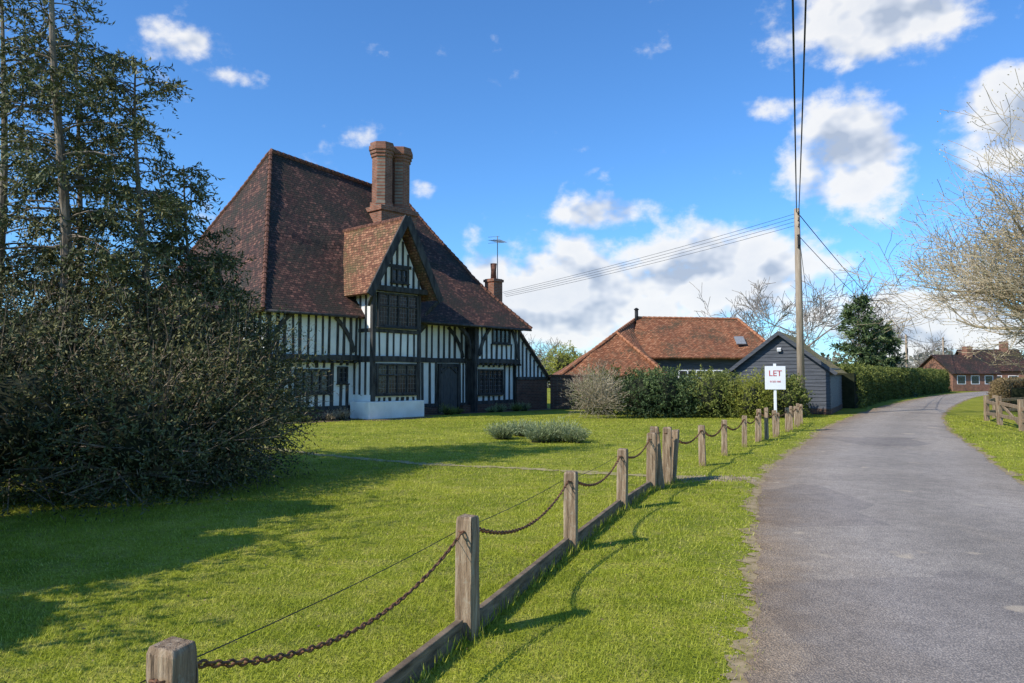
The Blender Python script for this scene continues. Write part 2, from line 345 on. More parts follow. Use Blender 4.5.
def chain(p0,p1,sag,name='fence_chain',r=.0055,ll=.045,detail=True):
    p0=Vector(p0);p1=Vector(p1); L=(p1-p0).length
    n=max(6,int(L*1.04/(ll*.78))); mb=MB()
    f=lambda t:p0.lerp(p1,t)-Vector((0,0,sag*4*t*(1-t)))
    for i in range(n):
        t=(i+.5)/n; c=f(t); d=(f(min(1,t+.01))-f(max(0,t-.01))).normalized()
        a=d.cross(Vector((0,0,1))).normalized(); b=a.cross(d)
        if i%2: a,b=b,a
        ang=.35+random.uniform(-.25,.25); a=(a*math.cos(ang)+b*math.sin(ang))
        pts=[]; m=10 if detail else 6
        for k in range(m):
            th=2*math.pi*k/m; pts.append(c+d*(ll/2*math.cos(th))+a*(ll*.27*math.sin(th)))
        pts.append(pts[0])
        mb.tube(pts,r,5 if detail else 3,cap=False)
    mb.build(name,[M_rust],smooth=True)
seq=posts+[gate[0]]
for i in range(len(seq)-1):
    a,b_=seq[i],seq[i+1]; d=Vector((b_[0]-a[0],b_[1]-a[1],0)).normalized()*.075
    chain((a[0]+d.x,a[1]+d.y,a[2]-.085),(b_[0]-d.x,b_[1]-d.y,b_[2]-.085),[.2,.21,.19,.17,.12][i],detail=True)
seq2=[gate[3]]+posts2
for i in range(len(seq2)-1):
    a,b_=seq2[i],seq2[i+1]
    chain((a[0]+.03,a[1]+.06,a[2]-.085),(b_[0]-.03,b_[1]-.06,b_[2]-.085),.17 if i<4 else .1,detail=False,r=.008,ll=.07)
mb=MB()
for i in range(len(seq)-1):
    a,b_=seq[i],seq[i+1]
    pts=[]
    for k in range(9):
        t=k/8; pts.append((a[0]*(1-t)+b_[0]*t-.07,a[1]*(1-t)+b_[1]*t,a[2]-.10-.02*4*t*(1-t)))
    mb.tube(pts,.0025,4)
mb.build('fence_wire',[M_cable])
mb=MB()
for i in range(len(seq)-1):
    a,b_=seq[i],seq[i+1]
    mb.beam((a[0]+.04,a[1]+.07,.055),(b_[0]-.04,b_[1]-.07,.05),.045,.16)
mb.build('timber_edging_board',[M_board],bevel=.006)

# ---------------------------------------------------------------- timber framed house
H=empty('timber_framed_house',(-8.28,24.5,0),R(48))
mb=MB()
mb.box(.45,13.35,.9,10.1,0.02,3.95)
mb.box(.45,13.35,10.1,13.1,0.02,3.3)
mb.box(.45,4.2,.4,.899,2.2,3.95)
mb.box(10.4,13.35,.4,.899,2.2,3.95)
mb.box(.45,4.2,.72,.899,.02,2.2)
mb.box(10.4,13.35,.72,.899,.02,2.2)
mb.box(4.2,6.5,-.4,.899,.66,4.8)
mb.add([(4.1,-.5,4.8),(6.6,-.5,4.8),(5.35,-.5,7.2),(4.1,2.6,4.8),(6.6,2.6,4.8),(5.35,2.6,7.2)],[(0,1,2),(3,5,4),(0,2,5,3),(1,4,5,2),(0,3,4,1)])
mb.build('plaster_walls',[M_plaster],H)
tb=MB(); gb=MB(); lb=MB()
def studs(x0,x1,y,z0,z1,sp=.31,w=.11,holes=(),proud=.035):
    n=max(1,round((x1-x0)/sp))
    for i in range(n+1):
        x=x0+(x1-x0)*i/n; x=min(max(x,x0+w/2),x1-w/2)+(random.uniform(-.04,.04) if 0<i<n else 0); ww=w*random.uniform(.7,1.2); lean=random.uniform(-.025,.025)
        segs=[(z0,z1)]
        for hx0,hx1,hz0,hz1 in holes:
            if hx0-.05<x<hx1+.05:
                ns=[]
                for a,b_ in segs:
                    if hz0>a: ns.append((a,min(b_,hz0)))
                    if hz1<b_: ns.append((max(a,hz1),b_))
                segs=ns
        for a,b_ in segs:
            if b_-a>.05:
                w2=ww*random.uniform(.85,1.1); y0=y-proud;y1=y+.05
                tb.add([(x-ww/2,y0,a),(x+ww/2,y0,a),(x+ww/2,y1,a),(x-ww/2,y1,a),(x-w2/2+lean,y0,b_),(x+w2/2+lean,y0,b_),(x+w2/2+lean,y1,b_),(x-w2/2+lean,y1,b_)],[(0,3,2,1),(4,5,6,7),(0,1,5,4),(1,2,6,5),(2,3,7,6),(3,0,4,7)])
def rail(x0,x1,y,z,h=.18,pr=.05):
    n=max(1,int((x1-x0)/.8)); zs=[z+random.uniform(-.015,.015) for _ in range(n+1)]
    for i in range(n):
        a=x0+(x1-x0)*i/n; b_=x0+(x1-x0)*(i+1)/n; y0=y-pr;y1=y+.05
        tb.add([(a,y0,zs[i]-h/2),(b_,y0,zs[i+1]-h/2),(b_,y1,zs[i+1]-h/2),(a,y1,zs[i]-h/2),(a,y0,zs[i]+h/2),(b_,y0,zs[i+1]+h/2),(b_,y1,zs[i+1]+h/2),(a,y1,zs[i]+h/2)],[(0,3,2,1),(4,5,6,7),(0,1,5,4),(1,2,6,5),(2,3,7,6),(3,0,4,7)])
def curve_brace(x0,z0,x1,z1,y,bow,w=.15,th=.045):
    n=7; L=math.hypot(x1-x0,z1-z0); nx,nz=-(z1-z0)/L,(x1-x0)/L; c=[]
    for i in range(n+1):
        t=i/n; k=bow*4*t*(1-t); c.append((x0+(x1-x0)*t+nx*k,z0+(z1-z0)*t+nz*k))
    vs=[];fs=[]
    for (x,z) in c:
        vs+=[(x-nx*w/2,y-th,z-nz*w/2),(x+nx*w/2,y-th,z+nz*w/2),(x+nx*w/2,y+.02,z+nz*w/2),(x-nx*w/2,y+.02,z-nz*w/2)]
    for i in range(n):
        for k in range(4): fs.append((i*4+k,i*4+(k+1)%4,(i+1)*4+(k+1)%4,(i+1)*4+k))
    fs+= [(3,2,1,0),tuple(4*n+k for k in range(4))]; tb.add(vs,fs)
def window(x0,x1,y,z0,z1,nl,nt_=0):
    f=.055
    gb.box(x0+.01,x1-.01,y-.012,y+.03,z0+.01,z1-.01)
    tb.box(x0-f,x0+.02,y-.075,y+.04,z0-f,z1+f); tb.box(x1-.02,x1+f,y-.075,y+.04,z0-f,z1+f)
    tb.box(x0+.02,x1-.02,y-.072,y+.04,z0-f,z0+.02); tb.box(x0+.02,x1-.02,y-.072,y+.04,z1-.02,z1+f)
    tb.box(x0-f-.04,x1+f+.04,y-.13,y-.0,z0-f-.05,z0-f-.003)
    for i in range(1,nl):
        x=x0+(x1-x0)*i/nl; tb.box(x-.025,x+.025,y-.068,y+.035,z0+.02,z1-.02)
    if nt_: zt=z0+(z1-z0)*nt_; tb.box(x0+.02,x1-.02,y-.064,y+.035,zt-.025,zt+.025)
    k=int((x1-x0)/.13)
    for i in range(1,k): x=x0+(x1-x0)*i/k; lb.box(x-.005,x+.005,y-.02,y-.01,z0,z1)
    k=max(2,int((z1-z0)/.16))
    for i in range(1,k): z=z0+(z1-z0)*i/k; lb.box(x0,x1,y-.021,y-.011,z-.005,z+.005)
studs(.45,4.1,.4,2.35,3.8); rail(.45,4.2,.4,2.27,.2,.06); rail(.45,4.2,.4,3.86,.14,.05)
curve_brace(.6,2.95,1.35,3.8,.36,.08); curve_brace(3.95,2.5,3.1,3.75,.36,-.12)
for i in range(12): x=.6+i*.31; tb.box(x-.06,x+.06,.33,.72,2.08,2.165)
studs(.45,3.95,.72,.45,2.1,.36,.12,[(1.6,3.15,.92,1.9),(3.42,3.9,1.3,2.0)]); rail(.45,4.2,.72,.42,.16); window(1.7,3.05,.72,1.02,1.8,4); window(3.5,3.85,.72,1.38,1.9,2)
curve_brace(.55,.5,1.4,1.9,.70,-.12,.13)
studs(4.2,6.5,-.4,2.35,3.3,.32,.09); rail(4.2,6.5,-.4,2.24,.22,.08); rail(4.2,6.5,-.4,3.3,.14,.06)
tb.box(4.17,4.33,-.45,-.35,.66,4.8); tb.box(6.37,6.53,-.45,-.35,.66,4.8)
window(4.42,6.28,-.46,3.5,4.68,4,.62); window(4.42,6.28,-.43,.95,2.02,4,.64)
studs(4.2,6.5,-.4,.66,.8,.3,.12)
tb.box(4.0,6.7,-.66,-.3,4.78,4.98)
for y in(-.35,-.02,.33,.66): tb.box(4.165,4.22,y-.05,y+.05,.9,4.7)
tb.box(4.16,4.22,-.39,.88,2.12,2.34); tb.box(4.155,4.22,-.39,.88,3.24,3.38)
for x in np.arange(4.45,6.4,.27):
    zt=4.98+(1.25-abs(x-5.35))/1.25*2.2-.1
    if zt>5.15: tb.box(x-.045,x+.045,-.54,-.46,4.98,min(zt,7.0))
tb.box(4.75,5.95,-.55,-.46,5.72,5.84)
window(5.0,5.7,-.52,5.2,5.66,3)
studs(6.6,10.35,.9,2.35,3.75,.33,.11,[]); rail(6.5,10.4,.9,2.27,.2,.06); rail(6.5,10.4,.9,3.85,.16,.05)
curve_brace(7.0,2.4,7.9,3.7,.86,.14); curve_brace(10.1,2.4,9.2,3.7,.86,-.14)
studs(6.6,8.6,.9,.4,2.16,.38,.12,[]); rail(6.5,8.65,.9,.36,.16); studs(9.9,10.4,.9,.4,2.16,.3,.12); rail(9.85,10.4,.9,.36,.16)
tb.box(6.5,10.45,.34,.5,3.72,3.95)
for xx,sg in((6.62,1),(10.32,-1)):
    pts=[(xx+sg*0.0,.62,2.35),(xx+sg*.1,.55,2.9),(xx+sg*.35,.46,3.35),(xx+sg*.85,.42,3.75)]
    for a,b_ in zip(pts[:-1],pts[1:]): tb.beam(a,b_,.14,.16)
tb.box(10.36,10.52,.36,.9,.0,3.9)
tb.box(8.62,8.76,.8,.95,.02,2.14); tb.box(9.76,9.9,.8,.95,.02,2.14); tb.box(8.76,9.76,.8,.95,1.98,2.14)
tb.beam((8.8,.86,1.75),(9.15,.86,1.99),.1,.12); tb.beam((9.72,.86,1.75),(9.38,.86,1.99),.1,.12)
db=MB()
for i in range(5): db.box(8.77+i*.198,8.77+i*.198+.19,.86-.004*(i%2),.94,.06,1.97)
db.box(8.765,9.755,.845,.859,.5,.58); db.box(8.765,9.755,.845,.859,1.5,1.58)
db.build('front_door',[M_door],H)
studs(10.5,13.35,.4,2.35,3.8,.31,.11,[(11.4,12.72,3.05,3.95)]); rail(10.4,13.35,.4,2.27,.2,.06); rail(10.4,13.35,.4,3.88,.12,.05)
curve_brace(13.2,2.4,12.75,3.75,.36,-.08); curve_brace(10.6,2.5,11.3,3.75,.36,.1)
window(11.5,12.62,.4,3.12,3.74,4)
for i in range(10): x=10.55+i*.31; tb.box(x-.06,x+.06,.33,.72,2.08,2.165)
studs(10.5,13.35,.72,.45,2.1,.35,.12,[(10.85,12.55,.7,2.0)]); rail(10.4,13.35,.72,.42,.16); window(10.95,12.45,.72,.82,1.85,5,.65)
for y in np.arange(.95,10,.42): tb.box(.41,.46,y-.07,y+.07,.4,3.9)
tb.box(.40,.46,.4,10.1,2.15,2.38); tb.box(.405,.46,.7,10.1,.35,.5)
tb.box(.38,.5,.36,.5,2.2,3.9); tb.box(.38,.52,.68,.8,.0,2.2)
lt=MB()
lt.add([(13.36,.6,1.5),(15.6,.6,1.5),(13.36,.6,3.75),(13.36,4,1.5),(15.6,4,1.5),(13.36,4,3.75)],[(0,1,2),(3,5,4),(1,4,5,2),(0,3,4,1)])
lt.build('lean_to_plaster',[M_plaster],H)
for x in np.arange(13.5,15.4,.28):
    zt=3.75-(x+.05-13.36)/2.24*2.25-.05
    if zt>1.6: tb.box(x-.05,x+.05,.56,.62,1.5,zt)
tb.beam((13.3,.53,3.85),(15.75,.53,1.42),.06,.2); tb.box(13.36,15.65,.55,.62,1.42,1.56)
tb.build('black_timber_frame',[M_timber],H,bevel=.012)
gb.build('window_glass',[M_glass],H); lb.build('window_leads',[M_lead],H)
bk=MB(); bk.box(13.37,15.6,.58,4,.01,1.42); bk.box(.43,4.19,.66,.9,.01,.34); bk.box(6.5,8.6,.84,.9,.01,.28); bk.box(9.92,13.36,.64,.9,.01,.34); bk.box(.39,.45,.9,10.1,.01,.35)
bk.build('brick_plinth',[M_brickd],H)
pl=MB(); pl.box(3.95,6.62,-.58,.6,.01,.655); pl.build('white_plinth',[M_plaster],H,bevel=.03)
gp=MB(); gp.tube([(6.75,.8,3.7),(6.75,.8,.1)],.04,8); gp.tube([(13.3,.62,3.7),(13.3,.62,.1)],.04,8); gp.tube([(6.9,-.02,3.78),(13.7,-.02,3.74)],.05,8); gp.tube([(.05,-.02,3.78),(3.8,-.02,3.78)],.05,8)
gp.build('gutters',[M_timber],H,smooth=True)
def rsag(p): x,y,z=p; return .07*math.sin(x*.9+y*.5)+.04*math.sin(x*2.3+z*1.1)+.02*math.sin(x*6+z*5)
def roof_patch(mb,a,b_,c,d,nu,nv,bell=.28,mi=0):
    a,b_,c,d=map(Vector,(a,b_,c,d)); vs=[];uv=[];fs=[]
    ed=(b_-a).normalized(); mid=((c+d)/2-(a+b_)/2); sl=mid.length
    for j in range(nv+1):
        v_=j/nv
        for i in range(nu+1):
            u=i/nu; p=a.lerp(b_,u).lerp(c.lerp(d,u),v_); uu=(p-a).dot(ed)
            k=math.sin(math.pi*v_)
            p=p-Vector((0,0,bell*k*(1.25 if v_<.5 else 1)-k*rsag(p)))
            vs.append(p); uv.append((uu+50,v_*sl))
    for j in range(nv):
        for i in range(nu): q=j*(nu+1)+i; fs.append((q,q+1,q+nu+2,q+nu+1))
    mb.add(vs,fs,mi,uv)
e0,e1,e2,e3=(0,0,3.82),(13.75,0,3.82),(13.75,13.5,3.1),(0,13.5,3.1); rA,rB=(3.2,5.25,10.95),(10.25,5.25,10.3)
mb=MB()
roof_patch(mb,e0,e1,rA,rB,40,30); roof_patch(mb,e1,e2,rB,rB,30,30); roof_patch(mb,e2,e3,rB,rA,40,30); roof_patch(mb,e3,e0,rA,rA,30,30)
mb.build('tiled_roof',[M_roof],H,solid=.12)
mb=MB()
roof_patch(mb,(3.72,1.6,4.62),(3.72,-.95,4.62),(5.35,3.4,7.6),(5.35,-.95,7.6),10,12,.06); roof_patch(mb,(6.98,-.95,4.62),(6.98,1.6,4.62),(5.35,-.95,7.6),(5.35,3.4,7.6),10,12,.06)
M_roofd=tilemat('dormer_tiles',[(.10,.042,.026),(.28,.12,.065),(.42,.22,.125)],(.13,.10,.045),.54)
mb.build('gable_roof',[M_roofd],H,solid=.1)
mb=MB(); mb.add([(13.2,.45,4.0),(15.8,.45,1.45),(15.8,4.2,1.45),(13.2,4.2,4.0)],[(0,1,2,3)],0,[(0,0),(0,3.4),(3.7,3.4),(3.7,0)]); mb.build('lean_to_roof',[M_roof],H,solid=.1)
mb=MB()
def hip(a,b_,bell=.28,r=.075,seg=.28):
    a=Vector(a);b_=Vector(b_); n=int((b_-a).length/seg)
    for i in range(n):
        q=[]
        for t in(i/n,(i+1.12)/n):
            t=min(t,1); p=a.lerp(b_,t); k=math.sin(math.pi*t); q.append(p-Vector((0,0,bell*k*(1.25 if t<.5 else 1)-k*rsag(p))))
        mb.tube(q,[r*1.25,r*.85],7)
hip(e0,rA);hip(e1,rB);hip(e3,rA);hip(e2,rB)
for i in range(26):
    t=i/26; a=Vector(rA).lerp(Vector(rB),t); b_=Vector(rA).lerp(Vector(rB),t+1/26); mb.tube([a,b_],[.13,.11],8)
for i in range(14): mb.tube([(5.35,-.97+i*.3,7.6),(5.35,-.66+i*.3,7.6)],[.10,.085],7)
mb.build('ridge_tiles',[M_hip],H)
mb=MB(); mb.beam((3.62,-1.0,4.52),(5.37,-1.0,7.62),.07,.3); mb.beam((7.08,-1.0,4.52),(5.33,-1.003,7.62),.07,.3)
mb.beam((3.75,-.93,4.5),(3.95,-.5,4.2),.1,.1); mb.beam((6.95,-.93,4.5),(6.7,-.5,4.0),.1,.1)
mb.build('bargeboards',[M_timber],H,bevel=.01)
mb=MB(); cx,cy=8.3,3.7
mb.box(cx-1.0,cx+1.0,cy-.6,cy+.6,6.5,9.0); mb.box(cx-1.07,cx+1.07,cy-.67,cy+.67,8.86,9.08)
def octo(px,py,z0,z1,r):
    mb.add([(px+r*math.cos(math.pi/8+math.pi/4*k),py+r*math.sin(math.pi/8+math.pi/4*k),z) for z in(z0,z1) for k in range(8)],[tuple(range(8))[::-1],tuple(range(8,16))]+[(k,(k+1)%8,8+(k+1)%8,8+k) for k in range(8)])
for dx in(-.50,.50):
    octo(cx+dx,cy,9.08,11.35,.47)
    for z0,z1,r in((9.08,9.3,.54),(11.33,11.47,.51),(11.47,11.62,.56),(11.62,11.82,.61),(11.82,11.98,.55)): octo(cx+dx*1.03,cy,z0,z1,r)
mb.build('brick_chimney',[M_brick],H,bevel=.015)
mb=MB(); mb.box(12.75,13.35,1.5,2.1,3.6,6.25); mb.box(12.7,13.4,1.45,2.15,6.1,6.22)
mb.build('small_chimney',[M_brick],H)
mb=MB(); mb.tube([(13.05,1.8,6.2),(13.05,1.8,6.65),(13.05,1.8,7.0)],[.15,.13,.16],12); mb.build('chimney_pot',[M_hip],H,smooth=True)
mb=MB(); ax,ay=13.75,2.2
mb.tube([(ax,ay,4),(ax,ay,8.5)],.022,6)
bx=Vector((.9,.35,.06)).normalized(); c0=Vector((ax,ay,8.25)); mb.tube([c0-bx*.5,c0+bx*.8],.014,5)
sd=Vector((-bx.y,bx.x,0))
for k in range(9): q=c0+bx*(-.45+k*.15); l=.32-.012*k; mb.tube([q-sd*l,q+sd*l],.008,4)
for z in(-.15,.15): mb.tube([c0-bx*.48+Vector((0,0,z))-sd*.3,c0-bx*.48+Vector((0,0,z))+sd*.3],.008,4)
mb.build('tv_aerial',[M_metal],H)

mb=MB(); mb.beam((1.9,36.2,.8),(4.6,35.2,.8),.22,1.6); mb.beam((1.85,36.22,1.63),(4.65,35.18,1.63),.3,.08); mb.build('brick_garden_wall',[M_brickd],bevel=.01)
def flatpoly(name,pts,z,mat):
    mb=MB(); mb.add([(x,y,z) for x,y in pts],[tuple(range(len(pts)))]); return mb.build(name,[mat])
def hl(t,w): c_,s_=math.cos(R(48)),math.sin(R(48)); return (-8.28+t*c_-w*s_,24.5+t*s_+w*c_)
flatpoly('flower_bed_soil',[hl(-.5,.9),hl(-.4,-.3),hl(1.5,-.5),hl(3.6,-.4),hl(3.8,-1.2),hl(5.3,-1.35),hl(6.9,-1.1),hl(7.1,0),hl(8.6,.1),hl(10.2,0),hl(12,-.2),hl(15.8,-.3),hl(15.8,.9)],.006,M_soil)

# ---------------------------------------------------------------- black shed
Sx=empty('weatherboard_shed',(9.7,32.5,0),R(-28)); W_=3.9;Ls=6.2;zE=1.95;zP=3.45
mb=MB(); mb.box(.03,W_-.03,.03,Ls-.03,.02,zE); mb.add([(.03,.03,zE),(W_-.03,.03,zE),(W_/2,.03,zP-.05),(.03,Ls-.03,zE),(W_-.03,Ls-.03,zE),(W_/2,Ls-.03,zP-.05)],[(0,1,2),(3,5,4)])
z=.25
while z<zP-.1:
    h=.165
    if z<zE-.02: x0,x1=0,W_
    else:
        q=(z+h*.6-zE)/(zP-zE); x0,x1=W_/2*q,W_-W_/2*q
    if x1-x0>.1:
        mb.add([(x0,-.035,z),(x1,-.035,z),(x1,.03,z),(x0,.03,z),(x0,-.01,z+h),(x1,-.01,z+h),(x1,.03,z+h),(x0,.03,z+h)],[(0,3,2,1),(4,5,6,7),(0,1,5,4),(1,2,6,5),(2,3,7,6),(3,0,4,7)])
    if z<zE-.02:
        mb.add([(W_+.035,0,z),(W_+.035,Ls,z),(W_-.03,Ls,z),(W_-.03,0,z),(W_+.01,0,z+h),(W_+.01,Ls,z+h),(W_-.03,Ls,z+h),(W_-.03,0,z+h)],[(0,3,2,1),(4,5,6,7),(0,1,5,4),(1,2,6,5),(2,3,7,6),(3,0,4,7)])
    z+=h-.012
mb.build('weatherboard_walls',[M_weather],Sx)
mb=MB(); mb.box(-.04,W_+.04,-.04,.03,.01,.25); mb.box(W_-.03,W_+.04,.03,Ls,.01,.25); mb.build('brick_base',[M_brickd],Sx)
mb=MB()
roof_patch(mb,(-.28,Ls+.2,zE-.22),(-.28,-.22,zE-.22),(W_/2,Ls+.2,zP+.06),(W_/2,-.22,zP+.06),8,6,.03); roof_patch(mb,(W_+.28,-.22,zE-.22),(W_+.28,Ls+.2,zE-.22),(W_/2,-.22,zP+.06),(W_/2,Ls+.2,zP+.06),8,6,.03)
mb.build('shed_roof',[M_shedroof],Sx,solid=.08)
mb=MB(); mb.beam((-.3,-.26,zE-.28),(W_/2,-.26,zP-.02),.04,.14); mb.beam((W_+.3,-.26,zE-.28),(W_/2,-.263,zP-.02),.04,.14); mb.build('bargeboards',[M_weather],Sx)
mb=MB(); mb.beam((1.95,-.05,2.75),(1.95,-.17,2.7),.16,.12); mb.build('flood_light',[M_white],Sx)

# ---------------------------------------------------------------- tiled barn
B=empty('tiled_barn',(0,0,0))
mb=MB(); mb.box(8.6,16.4,46.4,53.6,.02,2.85); mb.box(3.4,8.6,44,53.5,.02,1.7)
mb.build('barn_walls',[M_weather],B)
mb=MB()
a0,a1,a2,a3=(7.2,45.9,2.75),(16.9,45.9,2.75),(16.9,54.1,2.75),(7.2,54.1,2.75); r0,r1=(8.5,50,5.55),(15.3,50,5.45)
roof_patch(mb,a0,a1,r0,r1,20,12,.05); roof_patch(mb,a1,a2,r1,r1,12,12,.05); roof_patch(mb,a2,a3,r1,r0,20,12,.05)
w0,w1,w2,w3=(2.6,43.2,1.5),(9.0,43.2,1.7),(9.0,50,2.2),(2.6,55,1.5); q0,q1=(6.6,46.6,4.35),(8.45,50.4,5.5)
roof_patch(mb,w0,w1,q0,q0,14,12,.08); roof_patch(mb,w3,w0,q1,q0,14,12,.08); roof_patch(mb,w1,(9.2,50,3.3),q0,q1,10,10,.02)
mb.build('barn_roof',[M_roof2],B,solid=.12)
M_hip2=nmat('ridge_tiles_orange',(.25,.10,.05),(.45,.2,.1),4,.85,.4)
mb=MB(); hs=[(w0,q0),(w1,q0),(q0,q1),(a1,r1),(r0,r1)]
for a,b_ in hs:
    a=Vector(a);b_=Vector(b_);n=int((b_-a).length/.35)
    for i in range(n): mb.tube([a.lerp(b_,i/n),a.lerp(b_,(i+1)/n)],[.12,.09],6)
mb.build('ridge_tiles',[M_hip2],B)
mb=MB(); mb.tube([(8.4,49.8,5.2),(8.4,49.8,6.05)],.12,8); mb.tube([(8.4,49.8,6.05),(8.4,49.8,6.1),(8.4,49.8,6.2)],[.16,.18,.05],8); mb.build('flue',[M_cable],B,smooth=True)
mb=MB(); mb.box(10.4,13.2,46.33,46.39,1.45,1.98); mb.build('white_window_frames',[M_white],B)
mb=MB()
for i in range(5): mb.box(10.48+i*.54,10.92+i*.54,46.30,46.325,1.52,1.92)
mb.build('barn_window_glass',[M_glass],B)
mb=MB(); mb.beam((14.6,47.0,3.62),(14.6,47.65,4.12),.6,.08); mb.build('skylight',[M_metal],B)

for nm,x,y,w,d,he,hr,rz in(('brick_cottage',45.8,77,5.5,5,2.0,3.9,R(12)),('brick_cottage',52,84,6,5,2.3,4.7,R(-8))):
    e=empty(nm,(x,y,0),rz); mb=MB(); mb.box(0,w,0,d,.02,he); mb.add([(0,0,he),(0,d,he),(0,d/2,hr-.1),(w,0,he),(w,d,he),(w,d/2,hr-.1)],[(0,2,1),(3,4,5)]); mb.build('walls',[M_brick],e)
    mb=MB(); roof_patch(mb,(-.3,-.35,he-.15),(w+.3,-.35,he-.15),(-.3,d/2,hr),(w+.3,d/2,hr),6,4,.02); roof_patch(mb,(w+.3,d+.35,he-.15),(-.3,d+.35,he-.15),(w+.3,d/2,hr),(-.3,d/2,hr),6,4,.02); mb.build('roof',[M_roof],e,solid=.1)
    mb=MB(); mb.box(w-1.6,w-.9,d/2-.35,d/2+.35,he,hr+.9); mb.build('chimney',[M_brick],e)
    mb=MB(); [mb.box(.6+i*1.7,1.5+i*1.7,-.02,.0,.8,1.6) for i in range(3)]; mb.build('windows',[M_glass],e)
    mb=MB(); [mb.box(.52+i*1.7,1.58+i*1.7,-.015,-.005,.74,1.66) for i in range(3)]; mb.build('window_frames',[M_white],e)

# ---------------------------------------------------------------- poles & cables
def pole(x,y,h,r=.14,name='utility_pole'):
    e=empty(name,(x,y,0)); mb=MB(); mb.tube([(0,0,-.2),(-.02,0,h*.5),(-.05,0,h)],[r,r*.88,r*.7],12); mb.build('pole_shaft',[M_pole],e,smooth=True)
    mb=MB()
    for z in(-.25,-.5,-.75):
        mb.tube([(-.05,-.08,h+z),(-.05,-.2,h+z),(-.05,-.2,h+z+.1)],[.02,.03,.03],8)
    mb.tube([(-.05,-.12,h-1.6),(-.05,-.17,h-1.5),(-.05,-.17,h-1.2),(-.05,-.12,h-1.1)],.06,8)
    mb.build('insulators',[M_cable],e); return e
pole(11.55,29.6,8.35,.155); pole(32.3,60.5,5.0,.12); pole(46.7,80,5.8,.12); pole(-2.9,-8,8.6)
def cable(p0,p1,sag,r=.012):
    mb=MB(); p0=Vector(p0);p1=Vector(p1); mb.tube([p0.lerp(p1,k/24)-Vector((0,0,sag*4*(k/24)*(1-k/24))) for k in range(25)],r,5); mb.build('overhead_cable',[M_cable],smooth=True)
cable((11.45,29.5,8.2),(-3.1,-8,8.4),.75,.020); cable((11.55,29.5,8.3),(-2.75,-8,8.6),.6,.018)
for k in range(4): cable((11.45,29.6,8.15-.16*k),(-.45+.05*k,35.25,5.6-.07*k),.12,.008)
cable((11.6,29.6,8.1),(32.3,60.5,4.95),.25,.018); cable((11.6,29.6,7.2),(32.3,60.5,4.6),.3,.014); cable((11.6,29.6,7.0),(18.5,45,2.4),.2,.012); cable((32.3,60.5,4.9),(46.7,80,5.7),.5,.02)

e=empty('to_let_sign',(7.45,21.0,0),R(-8)); mb=MB(); mb.box(-.035,.035,-.035,.035,-.1,1.95); mb.build('sign_post',[M_white],e,bevel=.005)
mb=MB(); mb.box(-.28,.28,-.06,-.038,1.22,1.88); mb.build('sign_board',[M_white],e,bevel=.004)
def text(s,size,loc,mat,parent,nm):
    cu=bpy.data.curves.new(nm,'FONT'); cu.body=s; cu.size=size; cu.align_x='CENTER'; cu.extrude=.002; cu.materials.append(mat)
    o=bpy.data.objects.new(nm,cu); o.location=loc; o.rotation_euler=(R(90),0,0); return link(o,parent)
text('LET',.23,(0,-.064,1.60),M_red,e,'sign_lettering'); text('01233 000',.07,(0,-.064,1.42),M_red,e,'sign_number')

# ---------------------------------------------------------------- vegetation
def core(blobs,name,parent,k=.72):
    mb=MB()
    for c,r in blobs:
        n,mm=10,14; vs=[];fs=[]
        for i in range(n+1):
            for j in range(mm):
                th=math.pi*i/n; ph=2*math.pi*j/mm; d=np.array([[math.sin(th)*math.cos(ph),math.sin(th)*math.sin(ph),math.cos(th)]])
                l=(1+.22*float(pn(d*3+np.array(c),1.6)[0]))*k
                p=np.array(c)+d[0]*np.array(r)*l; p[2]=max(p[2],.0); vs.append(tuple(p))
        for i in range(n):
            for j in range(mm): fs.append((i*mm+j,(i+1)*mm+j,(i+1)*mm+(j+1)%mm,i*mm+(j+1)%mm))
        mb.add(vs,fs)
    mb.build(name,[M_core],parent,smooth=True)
def bush(name,blobs,nsp,L,k,ls,lw,mat,shell=.3,up=.3,dcore=.7,spread=.8,bark=None,twigs=0,tb_=.5,ax=.5):
    e=empty(name); Ps=[];Ds=[];Ts=[]; tm=MB()
    for c,r in blobs:
        C,d=blob_points(nsp,c,r,shell); ok=C[:,2]>.02; C=C[ok];d=d[ok]
        A=d+rng.normal(size=d.shape)*ax; A[:,2]+=up
        P,D,idx=sprays(C,A,L*rng.uniform(.4,1.5,len(C)),k,spread)
        cl=pn(C,2.2)*.28+rng.normal(0,.15,len(C))+ .12*d[:,2]
        Ps.append(P);Ds.append(D);Ts.append(np.clip(tb_+cl[idx]+rng.normal(0,.12,len(idx)),0,1))
        for q in range(twigs):
            i=random.randrange(len(C)); base=Vector((c[0]+random.uniform(-.3,.3)*r[0],c[1],max(0.02,c[2]-r[2]*.5))); t_=Vector(C[i])+Vector(A[i]).normalized()*L*.8
            mid=base.lerp(t_,.5)+Vector((0,0,random.uniform(-.05,.2)*r[2])); tm.tube([base,mid,t_],[.02,.012,.003],3)
    P=np.concatenate(Ps);D=np.concatenate(Ds);T_=np.concatenate(Ts); ok=P[:,2]>0
    leaves('foliage',P[ok],D[ok],ls*rng.uniform(.6,1.3,ok.sum()),lw,T_[ok],mat,e)
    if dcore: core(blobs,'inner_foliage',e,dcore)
    if twigs: tm.build('twigs',[bark or M_bark],e)
    return e
